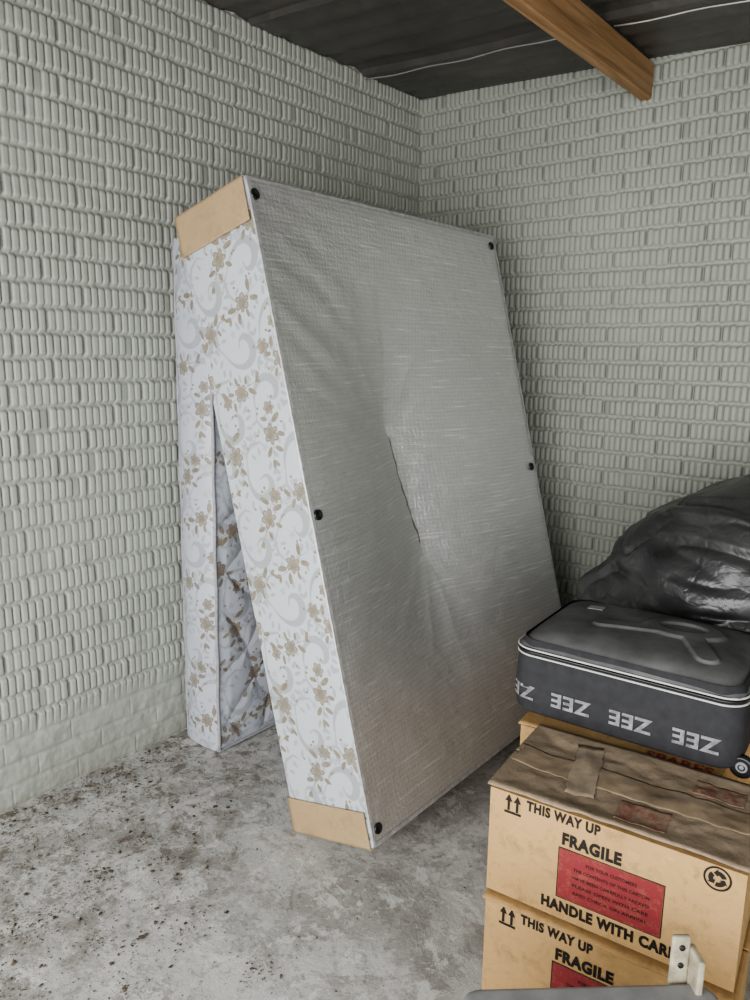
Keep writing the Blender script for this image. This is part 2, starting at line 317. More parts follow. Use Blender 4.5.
# ------------------------------------------------------------ floral tile raster (windowed stamping)
TW,THh=.33,.76
def make_tile(nw=560,nh=1290,w=TW,h=THh):
    gold=np.zeros((nh,nw)); pale=np.zeros((nh,nw)); px=w/nw; R_=random.Random(11)
    def win(cx,cy,r):
        i0=int((cy-r)/px);i1=int((cy+r)/px)+2;j0=int((cx-r)/px);j1=int((cx+r)/px)+2
        I=np.arange(i0,i1);J=np.arange(j0,j1); dy=(I+.5)[:,None]*px-cy; dx=(J+.5)[None,:]*px-cx
        return np.ix_(I%nh,J%nw),dx+0*dy,dy+0*dx
    def ell(A,cx,cy,a,b,ang,val=1,mode='leaf'):
        ix,dx,dy=win(cx,cy,max(a,b)+.002); c,s=math.cos(ang),math.sin(ang); u=dx*c+dy*s; v=-dx*s+dy*c
        q=np.sqrt((u/a)**2+(v/b)**2); m=np.clip((1-q)*min(a,b)/.0010+.5,0,1)
        if mode=='leaf': vein=np.clip(1-np.abs(v)/.0009,0,1); A[ix]=np.maximum(A[ix]*(1-m),m*(1-.75*vein)*val)
        elif mode=='petal': inner=np.clip((.70-q)/.1,0,1); A[ix]=np.maximum(A[ix]*(1-m),m*(1-.65*inner)*val)
        else: A[ix]=np.maximum(A[ix],m*val)
    class Fr:
        def __init__(s,cx,cy,ang,mir,sc): s.p=(cx,cy,ang,mir,sc)
        def pt(s,x,y): cx,cy,an,mi,sc=s.p; x=x*mi; return cx+sc*(x*math.cos(an)-y*math.sin(an)),cy+sc*(x*math.sin(an)+y*math.cos(an))
        def an(s,a): return (a if s.p[3]>0 else math.pi-a)+s.p[2]
    def leaf(fr,x,y,l,a,A=None,val=1):
        A=gold if A is None else A; x+=math.cos(a)*l*.5; y+=math.sin(a)*l*.5
        X,Y=fr.pt(x,y); ell(A,X,Y,l*.5*fr.p[4],l*.22*fr.p[4],fr.an(a),val,'leaf' if A is gold else 'solid')
    def curve(fr,pts,A,val=1):
        for (a,b) in zip(pts[:-1],pts[1:]):
            for t in np.linspace(0,1,7):
                X,Y=fr.pt(a[0]*(1-t)+b[0]*t,a[1]*(1-t)+b[1]*t); ww=(a[2]*(1-t)+b[2]*t)*fr.p[4]
                ell(A,X,Y,ww,ww,0,val,'solid')
    def flower(fr,x,y,r,rot):
        X,Y=fr.pt(x,y); r=r*fr.p[4]
        for k in range(6):
            a=rot+k*math.pi/3; ell(gold,X+math.cos(a)*r*.6,Y+math.sin(a)*r*.6,r*R_.uniform(.4,.52),r*R_.uniform(.28,.38),a,1,'petal')
        for k in range(6):
            a=rot+k*math.pi/3; ell(gold,X+math.cos(a)*r*.45,Y+math.sin(a)*r*.45,r*.24,r*.08,a,1,'solid')
        ell(gold,X,Y,r*.17,r*.17,0,1,'solid')
    def scroll(cx,cy,ang,mir,sc):
        fr=Fr(cx,cy,ang,mir,sc); pts=[]
        for t in np.linspace(0,1,36):
            a=t*5.2; r=.060*(1-t*.78); pts.append((r*math.cos(a)-.01,r*math.sin(a)*1.2+.03*t,.0022+.0095*math.sin(math.pi*min(1,t*1.1))**1.3))
        curve(fr,pts,pale,.75)
        for t in np.linspace(.0,.8,12):
            a=t*5.2; r=.060*(1-t*.78)+.017
            leaf(fr,r*math.cos(a)-.01,r*math.sin(a)*1.2+.03*t,.022,a+.5,pale,.7)
        curve(fr,[(.05,0,.002),(.06,-.03,.004),(.045,-.06,.005),(.015,-.075,.003),(-.01,-.065,.0015)],pale,.7)
        for (x,y,a) in ((.062,-.03,-.2),(.06,-.05,-.8),(.03,-.078,-1.3),(.04,-.035,2.8),(.02,-.06,2.2)): leaf(fr,x,y,.020,a,pale,.7)
    def sprig(cx,cy,ang,mir,sc,rt):
        fr=Fr(cx,cy,ang,mir,sc)
        curve(fr,[(-.034,-.066,.0014),(-.012,-.036,.0017),(0,0,.0017),(.013,.03,.0015),(.034,.058,.0012)],gold)
        flower(fr,.0,-.004,.026,rt)
        if R_.random()<.7: flower(fr,.034,.054,.019,rt+.5)
        for (x,y,l,a) in ((.020,.020,.030,.4),(.010,.034,.028,2.4),(-.018,-.030,.030,3.6),(-.004,-.036,.026,5.3),(-.030,-.062,.022,3.9),(-.034,-.062,.022,5.0),(.022,-.014,.022,-.5)):
            leaf(fr,x+R_.uniform(-.003,.003),y+R_.uniform(-.003,.003),l*R_.uniform(.8,1.25),a+R_.uniform(-.3,.3))
        for (x,y) in ((.05,.0),(-.045,.022),(-.01,.066),(.0,.076),(.06,.072)):
            X,Y=fr.pt(x,y); ell(gold,X,Y,.0042*sc,.003*sc,R_.random()*3,1,'solid')
    for r in range(4):
        for c in range(2):
            cx=(c+.5*(r%2)+.02)*w/2+.01; cy=(r+.1)*h/4
            scroll(cx,cy,R_.uniform(-.5,.5)+(math.pi if (r+c)%2 else 0),1 if (r+c)%2 else -1,R_.uniform(1.1,1.3))
    for _ in range(30):
        X,Y=R_.uniform(0,w),R_.uniform(0,h)
        for k in range(5): a=k*1.257+_; ell(pale,X+.007*math.cos(a),Y+.007*math.sin(a),.0055,.0028,a,.6,'solid')
    for r in range(4):
        for c in range(2):
            cx=(c+.5+.5*(r%2))*w/2+.015*R_.uniform(-1,1); cy=(r+.5)*h/4+.014*R_.uniform(-1,1)+(.03 if c else -.02)
            sprig(cx,cy,R_.uniform(-.7,.7)+(math.pi*.6 if (r*2+c)%3==0 else 0),1 if (r+c)%2 else -1,R_.uniform(1.0,1.18),R_.random())
    return gold,pale
TG,TP=make_tile()
def floral(u,v,w=TW,h=THh):
    du=.010*fbm(u*6,v*6,91); dv_=.010*fbm(u*6,v*6,92); u=u+du; v=v+dv_
    i=((v/h)%1*TG.shape[0]).astype(int)%TG.shape[0]; j=((u/w)%1*TG.shape[1]).astype(int)%TG.shape[1]
    return TG[i,j],TP[i,j]

# ------------------------------------------------------------ divan base
L,W,T=1.9,1.31,.3224; al=.2574; phi=-.0003
wv=np.array([-math.sin(phi),math.cos(phi),0]); nv=np.array([math.cos(phi),math.sin(phi),0]); zv=np.array([0,0,1.])
uv=-math.sin(al)*nv+math.cos(al)*zv; Nv=math.cos(al)*nv+math.sin(al)*zv
E=np.array([.7703,-1.6096,.004])
divan=empty('divan_base',tuple(E),label='upturned divan base, silver underside, floral sides, leaning on mattress',category='bed base')
def DP(a,b,c):
    a=np.asarray(a)[...,None];b=np.asarray(b)[...,None];c=np.asarray(c)[...,None]
    return a*wv+b*uv+c*Nv
def cat(parts):
    Vs=[];Fs=[];G=[];P=[];o=0
    for V,Fc,g,p in parts:
        V=V.reshape(-1,3); Vs.append(V);Fs.append(Fc+o);G.append(np.ravel(g));P.append(np.ravel(p)); o+=len(V)
    return np.concatenate(Vs),np.concatenate(Fs),dict(gold=np.concatenate(G),pale=np.concatenate(P))
parts=[]
c=np.arange(0,T+.001,.0019); c=c*T/c[-1]; b=np.linspace(0,L,960); Cc,Bb=np.meshgrid(c,b,indexing='ij')
edge=np.sin(np.pi*Cc/T)**.3
A_=-.003*edge-.007*fbm(Cc*6,Bb*5,21)*edge
g,p=floral(Cc+.02,Bb+.06); parts.append((DP(A_,Bb,Cc),gridF(len(c),len(b),True),g,p))
parts.append((DP(np.full_like(Cc[::4,::4],W),Bb[::4,::4],Cc[::4,::4]),gridF(*Cc[::4,::4].shape),g[::4,::4],p[::4,::4]))
a=np.linspace(0,W,160); b2=np.linspace(0,L,240); Aa,B2=np.meshgrid(a,b2,indexing='ij'); g,p=floral(Aa,B2)
parts.append((DP(Aa,B2,0*Aa),gridF(160,240,True),g,p))
c2=np.linspace(0,T,60); Aa,C2=np.meshgrid(a,c2,indexing='ij'); g,p=floral(C2,Aa)
parts.append((DP(Aa,0*Aa,C2),gridF(160,60),g,p)); parts.append((DP(Aa,0*Aa+L,C2),gridF(160,60,True),g,p))
V,Fc,at=cat(parts); obj('upholstered_body',fastmesh('upholstered_body',V,Fc,at,True),M_FLOR,divan,label='pale damask side panels with gold flower sprigs')
na,nb=420,600; a=np.linspace(.004,W-.004,na); b=np.linspace(.004,L-.004,nb); A2,B2=np.meshgrid(a,b,indexing='ij')
db=np.minimum(np.minimum(A2,W-A2),np.minimum(B2,L-B2))
s0=np.array([.625,1.18]); s1=np.array([.690,.75]); dv=s1-s0; tt=np.clip(((A2-s0[0])*dv[0]+(B2-s0[1])*dv[1])/(dv@dv),0,1)
ds=np.hypot(A2-s0[0]-tt*dv[0],B2-s0[1]-tt*dv[1]); dss=np.sqrt(ds**2+.06**2)
bx=A2*(W-A2)/W*1.15; by=B2*(L-B2)/L*1.15; bd=1/(1/np.maximum(bx,1e-4)**2+1/np.maximum(by,1e-4)**2)**.5
q=bd/(bd+dss+1e-6); dep=.155*q**1.5+.050*np.exp(-((A2-.60)/.30)**2)*sst(0,.6,B2)*(1-sst(1.3,1.9,B2))
line=A2-(s0[0]+(s0[1]-B2)/(s0[1]-s1[1])*(s1[0]-s0[0]))-.012*(vn(B2*14,A2*0,40)-.5)-.006*(vn(B2*50,A2*0,43)-.5)
prof=np.where(line<0,-np.exp(line/.16),-np.exp(-line/.055))
crease=.018*prof*sst(.50,.85,B2)*(1-sst(1.12,1.8,B2))
wr=.004*fbm(A2*5,B2*7,31)+.005*(.2-np.abs(fbm(A2*8+B2*2,B2*15,33,2)))+.0025*(.2-np.abs(fbm(A2*16-B2*3,B2*13,53,2)))+.0015*fbm(A2*30,B2*26,34)
wr+=.0022*np.sin((A2*.45+B2)*58+9*fbm(A2*4,B2*4,37))*np.exp(-((A2-.2)/.2)**2-((B2-1.5)/.3)**2)
ang=np.arctan2(B2-tt*s1[1]-(1-tt)*s0[1],A2-tt*s1[0]-(1-tt)*s0[0])
wr+=.0036*(.5-np.abs(np.sin(ang*6+5*fbm(A2*2.2,B2*2.2,39))))*sst(.04,.18,ds)*np.exp(-ds*1.5)
k=sst(0,.06,db)
Cd=T+.001-dep+crease*k+wr*k
tear=np.clip(1.2-np.abs(line-.001)/(.0020+.003*vn(B2*40,A2*0,42)),0,1)*sst(.75,.77,B2)*(1-sst(1.14,1.17,B2))
obj('dust_cover',fastmesh('dust_cover',DP(A2,B2,Cd),gridF(na,nb),dict(tear=tear),True),M_DUST,divan,label='wrinkled silver-grey dust cloth sagging inwards')
pts=[]
def seg(p,q_,n): 
    for i in range(n): 
        t=i/n; pts.append((p[0]*(1-t)+q_[0]*t,p[1]*(1-t)+q_[1]*t))
m_=.003; seg((m_,m_),(W-m_,m_),40); seg((W-m_,m_),(W-m_,L-m_),60); seg((W-m_,L-m_),(m_,L-m_),40); seg((m_,L-m_),(m_,m_),60)
P3=[tuple(DP(x+.0015*math.sin(i*2.1),y+.0015*math.cos(i*1.7),T-.001)) for i,(x,y) in enumerate(pts)]
V,Fc=tube(P3,.0045,8,True); obj('edge_binding',fastmesh('edge_binding',V,Fc,None,True),M_PIPE,divan)
def strip(x0,x1,y0,y1):
    n=60
    if (x1-x0)>(y1-y0): X=np.linspace(x0,x1,n);X,Y=np.meshgrid(X,[y0,(y0+y1)/2,y1],indexing='ij')
    else: Y=np.linspace(y0,y1,n);Y,X=np.meshgrid(Y,[x1,(x0+x1)/2,x0],indexing='ij')
    return X,Y
parts=[]
for (x0,x1,y0,y1) in ((0,W,0,.012),(0,W,L-.012,L),(0,.012,0,L),(W-.012,W,0,L)):
    X,Y=strip(x0,x1,y0,y1); Z_=T+.003+.0015*fbm(X*20,Y*20,43); parts.append((DP(X,Y,Z_),gridF(60,3),0*X,0*X))
V,Fc,at=cat(parts); obj('border_tape',fastmesh('border_tape',V,Fc,None,True),M_PIPE,divan)
def plug(a,b):
    V=[];Fc=[];n=24; rings=[(.0155,0),(.0155,.004),(.011,.006),(.009,.002),(.0,.002)]
    for (r,z) in rings:
        for i in range(n):
            t=2*math.pi*i/n; V.append(DP(a+r*math.cos(t),b+r*math.sin(t),T+.0012+z))
    for k in range(len(rings)-1):
        for i in range(n):
            Fc.append((k*n+i,k*n+(i+1)%n,(k+1)*n+(i+1)%n,(k+1)*n+i))
    obj('castor_plug',fastmesh('castor_plug',V,Fc,None,True),M_PLUG,divan)
for (a,b) in ((.028,.045),(.028,L/2),(.020,L-.048),(W-.035,.05),(W-.035,L/2),(W-.035,L-.045)): plug(a,b)
def wrap(b0,b1,endb,slope=0):
    parts=[]; n=16; OUT=.0078
    Cx,Bx=np.meshgrid(np.linspace(-.003,T-.006,24),np.linspace(0,1,n),indexing='ij')
    top=b1+slope*Cx/T; lo=b0+ (.010*fbm(Cx*14,Cx*0,55) if endb>1 else 0); Bq=lo+(top-lo)*Bx
    A=-OUT-.004*fbm(Cx*12,Bq*12,51); parts.append((DP(A,Bq,Cx),gridF(24,n,True),0*A,0*A))
    Ax,Cx=np.meshgrid(np.linspace(-OUT,W+.01,30),np.linspace(-.003,T-.006,6),indexing='ij')
    parts.append((DP(Ax,0*Ax+endb,Cx),gridF(30,6,endb>1),0*Ax,0*Ax))
    Ax,Bx=np.meshgrid(np.linspace(-OUT,W+.01,30),np.linspace(b0,b1,4),indexing='ij')
    parts.append((DP(Ax,Bx,0*Ax-.003),gridF(30,4,True),0*Ax,0*Ax))
    V,Fc,_=cat(parts); me=fastmesh('corner_protector',V,Fc,None,True)
    o=obj('corner_protector',me,M_CARDP,divan,label='tan cardboard end wrap')
    sm=o.modifiers.new('s','SOLIDIFY'); sm.thickness=.0015
wrap(-.003,.105,-.003); wrap(L-.12,L+.003,L+.003,0)

# ------------------------------------------------------------ mattress
MX0,MX1,MY0,MY1,MH=.048,.232,-1.475,-.13,1.82
matt=empty('mattress',(MX0,MY0,0),label='pale blue floral quilted mattress standing upright against brick wall',category='mattress')
def lean(V): V=V.copy(); V[...,0]+=.030*(V[...,2]/MH)**1.0; return V
parts=[]
xs=np.linspace(0,MX1-MX0,100); zs=np.linspace(.003,MH,800); X,Z=np.meshgrid(xs,zs,indexing='ij'); tw=MX1-MX0
pf=np.sin(np.pi*X/tw)**.6*np.sin(np.pi*np.clip(Z/MH,0,1))**.15
Y=-.026*pf-.012*fbm(X*9,Z*6,61)*pf; g,p=floral(X+.1,Z)
parts.append((lean(np.stack([X,Y,Z],-1)),gridF(100,800),g,p))
ys=np.linspace(0,MY1-MY0,450); Y,Z=np.meshgrid(ys,np.linspace(.003,MH,600),indexing='ij')
wy=Y+.05*np.sin(Z*11)+.04*fbm(Y*5,Z*5,63); wz=Z+.05*np.sin(Y*13)+.05*fbm(Y*4,Z*4,64)
qd=np.minimum(np.abs(np.sin((wy+wz*.7)*math.pi/.2)),np.abs(np.sin((wy-wz*.7)*math.pi/.2)))
eb=np.minimum(np.minimum(Y,(MY1-MY0)-Y),np.minimum(Z,MH-Z)); X=tw+.010*(1-(1-np.clip(qd,0,1))**2)*sst(0,.06,eb)+.004*fbm(Y*7,Z*7,65)*sst(0,.1,eb)-.002
g,p=floral(Y*1.0,Z*1.0); parts.append((lean(np.stack([X,Y,Z],-1)),gridF(450,600),g,p))
def q4(a,b,c,d): 
    V=np.array([[a,d],[b,c]],float); return (lean(V),gridF(2,2),np.zeros(4),np.zeros(4))
l=MY1-MY0
parts.append(q4((0,0,.003),(0,0,MH),(0,l,MH),(0,l,.003))); parts.append(q4((0,0,MH),(tw,0,MH),(tw,l,MH),(0,l,MH)))
parts.append(q4((0,0,.003),(0,l,.003),(tw,l,.003),(tw,0,.003))); parts.append(q4((0,l,.003),(0,l,MH),(tw,l,MH),(tw,l,.003)))
V,Fc,at=cat(parts); obj('quilted_body',fastmesh('quilted_body',V,Fc,at,True),M_MATT,matt)
for x in (0,tw):
    pts=[(x,0,.008+ (MH-.016)*t) for t in np.linspace(0,1,50)]+[(x,l*t,MH-.004) for t in np.linspace(.02,1,20)]+[(x,l,MH*(1-t)+.008) for t in np.linspace(.02,1,20)]+[(x,l*(1-t),.008) for t in np.linspace(.02,.98,20)]
    pts=[(a_+.030*c_/MH+.002*math.sin(c_*23),b_,c_) for a_,b_,c_ in pts]
    V,Fc=tube(pts,.006,8,True); obj('piping',fastmesh('piping',V,Fc,None,True),M_MPIPE,matt)

# ------------------------------------------------------------ text helper
def text_mesh(s,size,bold=.0,align='LEFT',res=3):
    cu=bpy.data.curves.new('t','FONT'); cu.body=s; cu.size=size; cu.offset=bold; cu.align_x=align; cu.align_y='CENTER'; cu.resolution_u=res
    cu.space_character=1.0+bold*2.2
    o=bpy.data.objects.new('t',cu); link(o); bpy.context.view_layer.update()
    dg=bpy.context.evaluated_depsgraph_get(); me=bpy.data.meshes.new_from_object(o.evaluated_get(dg))
    V=np.zeros(len(me.vertices)*3); me.vertices.foreach_get('co',V); V=V.reshape(-1,3); Fs=[tuple(p.vertices) for p in me.polygons]
    bpy.data.objects.remove(o); bpy.data.curves.remove(cu); bpy.data.meshes.remove(me)
    return V,Fs
def text_fit(s,w,h,bold=.0):
    V,Fs=text_mesh(s,1,bold); mn=V.min(0);mx=V.max(0)
    V[:,0]=(V[:,0]-mn[0])/(mx[0]-mn[0])*w-w/2; V[:,1]=(V[:,1]-mn[1])/(mx[1]-mn[1])*h-h/2; return V,Fs

# ------------------------------------------------------------ cardboard box
def bulge(S,Q,seed,bul): return np.sin(np.pi*S)*np.sin(np.pi*Q)*bul*(1+.8*fbm(S*3,Q*3,seed))
def bulged_box(w,d,h,seed,bul=.006,n=30):
    parts=[]
    t=np.linspace(0,1,n)
    S,Q=np.meshgrid(t,t,indexing='ij')
    faces=[('f',S*w,0*S,Q*h),('b',S*w,0*S+d,Q*h),('l',0*S,S*d,Q*h),('r',0*S+w,S*d,Q*h),('t',S*w,Q*d,0*S+h),('o',S*w,Q*d,0*S)]
    for k,x,y,z in faces:
        b=bulge(S,Q,seed,bul)
        if k=='f': y=y-b*.6
        if k=='b': y=y+b*.6
        if k=='l': x=x-b
        if k=='r': x=x+b
        if k=='t': z=z+b*-.3
        parts.append((np.stack([x,y,z],-1),gridF(n,n,k in('b','l','o')),0*S,0*S))
    V,Fc,_=cat(parts); return V,Fc
def put_front(root,V,Fs,u,v,mat,name,w,h,seed,d=0,**kw):
    P=np.stack([V[:,0]+u*w,np.full(len(V),0.),V[:,1]+(1-v)*h],-1)
    b=bulge(np.clip(P[:,0]/w,0,1),np.clip(P[:,2]/h,0,1),seed,.006)
    P[:,1]=-b*.6-.0014-d
    return obj(name,fastmesh(name,P,Fs),mat,root,**kw)
def rect(w,h,t=None):
    if t is None:
        n=14; X,Y=np.meshgrid(np.linspace(-w/2,w/2,n),np.linspace(-h/2,h/2,n),indexing='ij')
        return np.stack([X.ravel(),Y.ravel(),0*X.ravel()],1),[tuple(q) for q in gridF(n,n)]
    V=[];Fs=[]
    for (x0,x1,y0,y1) in ((-w/2,w/2,-h/2,-h/2+t),(-w/2,w/2,h/2-t,h/2),(-w/2,-w/2+t,-h/2,h/2),(w/2-t,w/2,-h/2,h/2)):
        b=len(V); V+=[(x0,y0,0),(x1,y0,0),(x1,y1,0),(x0,y1,0)]; Fs.append((b,b+1,b+2,b+3))
    return np.array(V),Fs
def arrows(s):
    V=[];Fs=[]
    def poly(p): b=len(V); V.extend([(x*s,y*s,0) for x,y in p]); Fs.append(tuple(range(b,b+len(p))))
    for x in (-.28,.28):
        poly([(x-.08,-.5),(x+.08,-.5),(x+.08,.2),(x-.08,.2)]); poly([(x-.24,.12),(x+.24,.12),(x,.6)])
    poly([(-.55,-.70),(.55,-.70),(.55,-.54),(-.55,-.54)])
    return np.array(V),Fs
def recyc(s):
    V=[];Fs=[]
    def arc(r0,r1,a0,a1,n=10):
        b=len(V)
        for i in range(n+1):
            a=a0+(a1-a0)*i/n; V.append((r0*math.cos(a),r0*math.sin(a),0));V.append((r1*math.cos(a),r1*math.sin(a),0))
        for i in range(n): Fs.append((b+2*i,b+2*i+1,b+2*i+3,b+2*i+2))
    arc(.44*s,.52*s,0,2*math.pi,28)
    for k in range(3):
        a=k*2*math.pi/3+.3; arc(.15*s,.34*s,a,a+1.3)
        b=len(V); e=a+1.3; V.extend([(.08*s*math.cos(e),.08*s*math.sin(e),0),(.42*s*math.cos(e),.42*s*math.sin(e),0),(.27*s*math.cos(e+.6),.27*s*math.sin(e+.6),0)]); Fs.append((b,b+1,b+2))
    return np.array(V),Fs
def ztop(x,y,w,d,seed,cr):
    q=np.minimum(np.minimum(x,w-x)/(w*.12),np.minimum(y,d-y)/(d*.2)); q=sst(0,1,q)
    return (cr*(fbm(x*7,y*7,seed)+.8*np.abs(fbm(x*15,y*15,seed+2))+.25*fbm(x*45,y*45,seed+4)))*(.25+.75*q)-cr*.3*q
def flaps(root,w,d,h,seed,mat,cr=.006):
    for k in (0,1):
        n=70; X,Q=np.meshgrid(np.linspace(-.004,w+.004,n),np.linspace(0,1,26),indexing='ij')
        e=.5-.005+.012*(vn(X*30,X*0,seed+k)-.5)
        Y=(Q*e)*d if k==0 else d-(Q*e)*d
        Y=np.where(Q==0,(-.006+.012*(vn(X*25,X*0,seed+5)-.5) if k==0 else d+.006),Y)
        Z=h+.004+cr*.35+ztop(X,Y,w,d,seed,cr)
        V=np.stack([X,Y,Z],-1); o=obj('flap',fastmesh('flap',V,gridF(n,26,k==1),None,True),mat,root)
        s=o.modifiers.new('s','SOLIDIFY'); s.thickness=.004; s.offset=1
def toppatch(root,w,d,x0,x1,y0,y1,h,mat,name,seed,bseed,cr,lay=0,rot=0,jag=.012):
    n=60;m=14; X,Y=np.meshgrid(np.linspace(x0,x1,n),np.linspace(y0,y1,m),indexing='ij')
    X=X+jag*(vn(Y*60,X*0,seed)-.5)*((X==x0)|(X==x1)); Y=Y+.005*(vn(X*50,Y*0,seed+1)-.5)
    cx,cy=(x0+x1)/2,(y0+y1)/2; X,Y=cx+(X-cx)*math.cos(rot)-(Y-cy)*math.sin(rot),cy+(X-cx)*math.sin(rot)+(Y-cy)*math.cos(rot)
    Z=h+.004+cr*.35+ztop(X,Y,w,d,bseed,cr)+.0052+lay*.0010+.0014*fbm(X*60,Y*60,seed)
    o=obj(name,fastmesh(name,np.stack([X,Y,Z],-1),gridF(n,m),None,True),mat,root); s=o.modifiers.new('s','SOLIDIFY'); s.thickness=.0004
def printed_box(loc,rot,w,d,h,seed,label,topmat,cr=.006):
    root=empty('cardboard_box',loc,rot,label=label,category='box',group='removal boxes')
    V,Fc=bulged_box(w,d,h,seed); obj('box_body',fastmesh('box_body',V,Fc,None,False),M_CARD,root)
    flaps(root,w,d,h,seed,topmat,cr)
    V,Fs=arrows(.035); put_front(root,V,Fs,.105,.090,M_BLACK,'arrow_symbol',w,h,seed)
    V,Fs=text_fit('THIS WAY UP',.31*w,.024,.045); put_front(root,V,Fs,.320,.056,M_BLACK,'printed_text',w,h,seed)
    V,Fs=text_fit('FRAGILE',.24*w,.029,.055); put_front(root,V,Fs,.445,.235,M_BLACK,'printed_text',w,h,seed)
    V,Fs=rect(.41*w,.115); put_front(root,V,Fs,.523,.555,M_RED,'red_panel',w,h,seed)
    V,Fs=rect(.42*w,.120,.0018); put_front(root,V,Fs,.523,.555,M_BLACK,'panel_outline',w,h,seed,.0003)
    for i,tx in enumerate(['FOR YOUR CUSTOMERS','THE CONTENTS OF THIS CARTON','HAVE BEEN CAREFULLY PACKED','PLEASE OPEN WITH CARE','AND CHECK ON ARRIVAL']):
        V,Fs=text_fit(tx,(.30 if i else .2)*w,.0075,.015); put_front(root,V,Fs,.53,.405+i*.073,M_BLACK,'printed_text',w,h,seed,.0007)
    V,Fs=text_fit('HANDLE WITH CARE',.54*w,.028,.055); put_front(root,V,Fs,.522,.88,M_BLACK,'printed_text',w,h,seed)
    V,Fs=recyc(.048); put_front(root,V,Fs,.905,.105,M_BLACK,'recycling_emblem',w,h,seed)
    return root
BWd,BDp,BHt=.513,.30,.250
yaw=math.radians(6.5)
b1=printed_box((1.522,-1.748,.0),yaw,BWd,BDp,BHt,3,'lower fragile-printed brown cardboard box on the concrete floor',M_CARD,.002)
b2=printed_box((1.514,-1.734,.264),yaw,BWd,BDp,BHt+.002,8,'fragile-printed brown cardboard box stacked on a matching box',M_CARDTOP,.020)
BT=BHt+.002
toppatch(b2,BWd,BDp,-.0,.513,.108,.188,BT,M_TAPE,'packing_tape',71,8,.020)
toppatch(b2,BWd,BDp,.13,.19,.06,.27,BT,M_TAPEG,'packing_tape',72,8,.020,1,.18)
toppatch(b2,BWd,BDp,.26,.36,.02,.095,BT,M_REDTXT,'red_print_patch',73,8,.020,0,0,.0)
toppatch(b2,BWd,BDp,.38,.48,.20,.26,BT,M_REDTXT,'red_print_patch',76,8,.020,0,0,.0)
def plain_box(loc,rot,w,d,h,seed,label):
    root=empty('cardboard_box',loc,rot,label=label,category='box',group='removal boxes')
    V,Fc=bulged_box(w,d,h,seed); obj('box_body',fastmesh('box_body',V,Fc),M_CARD,root); flaps(root,w,d,h,seed,M_CARD,.003)
    toppatch(root,w,d,0,w,d/2-.025,d/2+.025,h,M_TAPE,'packing_tape',seed,seed,.003); return root
b3=plain_box((1.42,-1.425,0),yaw,.475,.46,.507,13,'tall brown cardboard box with faded red print under the suitcase')
V,Fs=text_fit('SPARES',.15,.040,.035); P=np.stack([V[:,0]+.385,V[:,1]*.9+.018,np.full(len(V),.507+.0108)],-1)
obj('printed_text',fastmesh('printed_text',P,Fs),M_REDINK,b3)
b4=plain_box((1.33,-.93,0),yaw*.6,.95,.62,.50,17,'brown cardboard box under the black refuse sack')

# ------------------------------------------------------------ suitcase
SW,SD,SH=.555,.43,.172
case=empty('suitcase',(1.370,-1.395,.524),math.radians(4),label='charcoal fabric suitcase with white piping and repeated grey lettering, on boxes',category='suitcase')
def rr_path(w,d,r,n=10,inset=0):
    w2,d2=w-2*inset,d-2*inset; r=max(r-inset,.005); pts=[]
    for (cx,cy,a0) in ((r,r,math.pi),(w2-r,r,1.5*math.pi),(w2-r,d2-r,0),(r,d2-r,.5*math.pi)):
        for i in range(n+1):
            a=a0+.5*math.pi*i/n; pts.append((cx+r*math.cos(a)+inset,cy+r*math.sin(a)+inset))
    out=[]; m=len(pts)
    for i in range(m):
        p=pts[i];q_=pts[(i+1)%m]; out.append(p)
        dist=math.hypot(q_[0]-p[0],q_[1]-p[1])
        k=int(dist/.02)
        if k>1:
            for j in range(1,k): t=j/k; out.append((p[0]*(1-t)+q_[0]*t,p[1]*(1-t)+q_[1]*t))
    return out
base_path=rr_path(SW,SD,.055)
def loft(prof,cap=True,seed=0,amp=0):
    V=[];Fc=[];m=len(base_path); cx,cy=SW/2,SD/2
    for (z,ins) in prof:
        for i,(x,y) in enumerate(base_path):
            dx,dy=x-cx,y-cy; sx=1-ins/(SW/2); sy=1-ins/(SD/2)
            nz_=amp*float(fbm(np.array(x*9+z*7),np.array(y*9-z*5),seed))
            V.append((cx+dx*(sx+nz_),cy+dy*(sy+nz_),z))
    for k in range(len(prof)-1):
        for i in range(m):
            a=k*m+i;b=k*m+(i+1)%m; Fc.append((a,b,b+m,a+m))
    Fc.append(tuple(range(m))[::-1]); 
    if cap: Fc.append(tuple((len(prof)-1)*m+i for i in range(m)))
    return V,Fc
V,Fc=loft([(0,.02),(.004,.008),(.014,.0),(.05,-.003),(.10,-.004),(.14,-.002),(SH,.0)],True,81,.012)
obj('case_body',fastmesh('case_body',V,Fc,None,True),M_CASE,case)
n=220;m=180; X,Y=np.meshgrid(np.linspace(0,1,n),np.linspace(0,1,m),indexing='ij')
ex=(2*X-1);ey=(2*Y-1); kx=np.sqrt(np.clip(1-.09*ey**8,0,1)); ky=np.sqrt(np.clip(1-.09*ex**8,0,1))
x=SW/2+ex*kx*SW/2; y=SD/2+ey*ky*SD/2
dome=.012+.033*(1-np.abs(ex)**9)*(1-np.abs(ey)**7)+.010*(1-ex**2)*(1-ey**2)
def disc(cx,cy,a,b,ang): 
    c,s=math.cos(ang),math.sin(ang); dx=x-cx;dy=y-cy; u=dx*c+dy*s; v=-dx*s+dy*c; return 1-sst(.84,1.0,np.sqrt((u/a)**2+(v/b)**2))
def band(p,q_,wd):
    vx,vy=q_[0]-p[0],q_[1]-p[1]; t=np.clip(((x-p[0])*vx+(y-p[1])*vy)/(vx*vx+vy*vy),0,1); return 1-sst(wd*.8,wd,np.hypot(x-p[0]-t*vx,y-p[1]-t*vy))
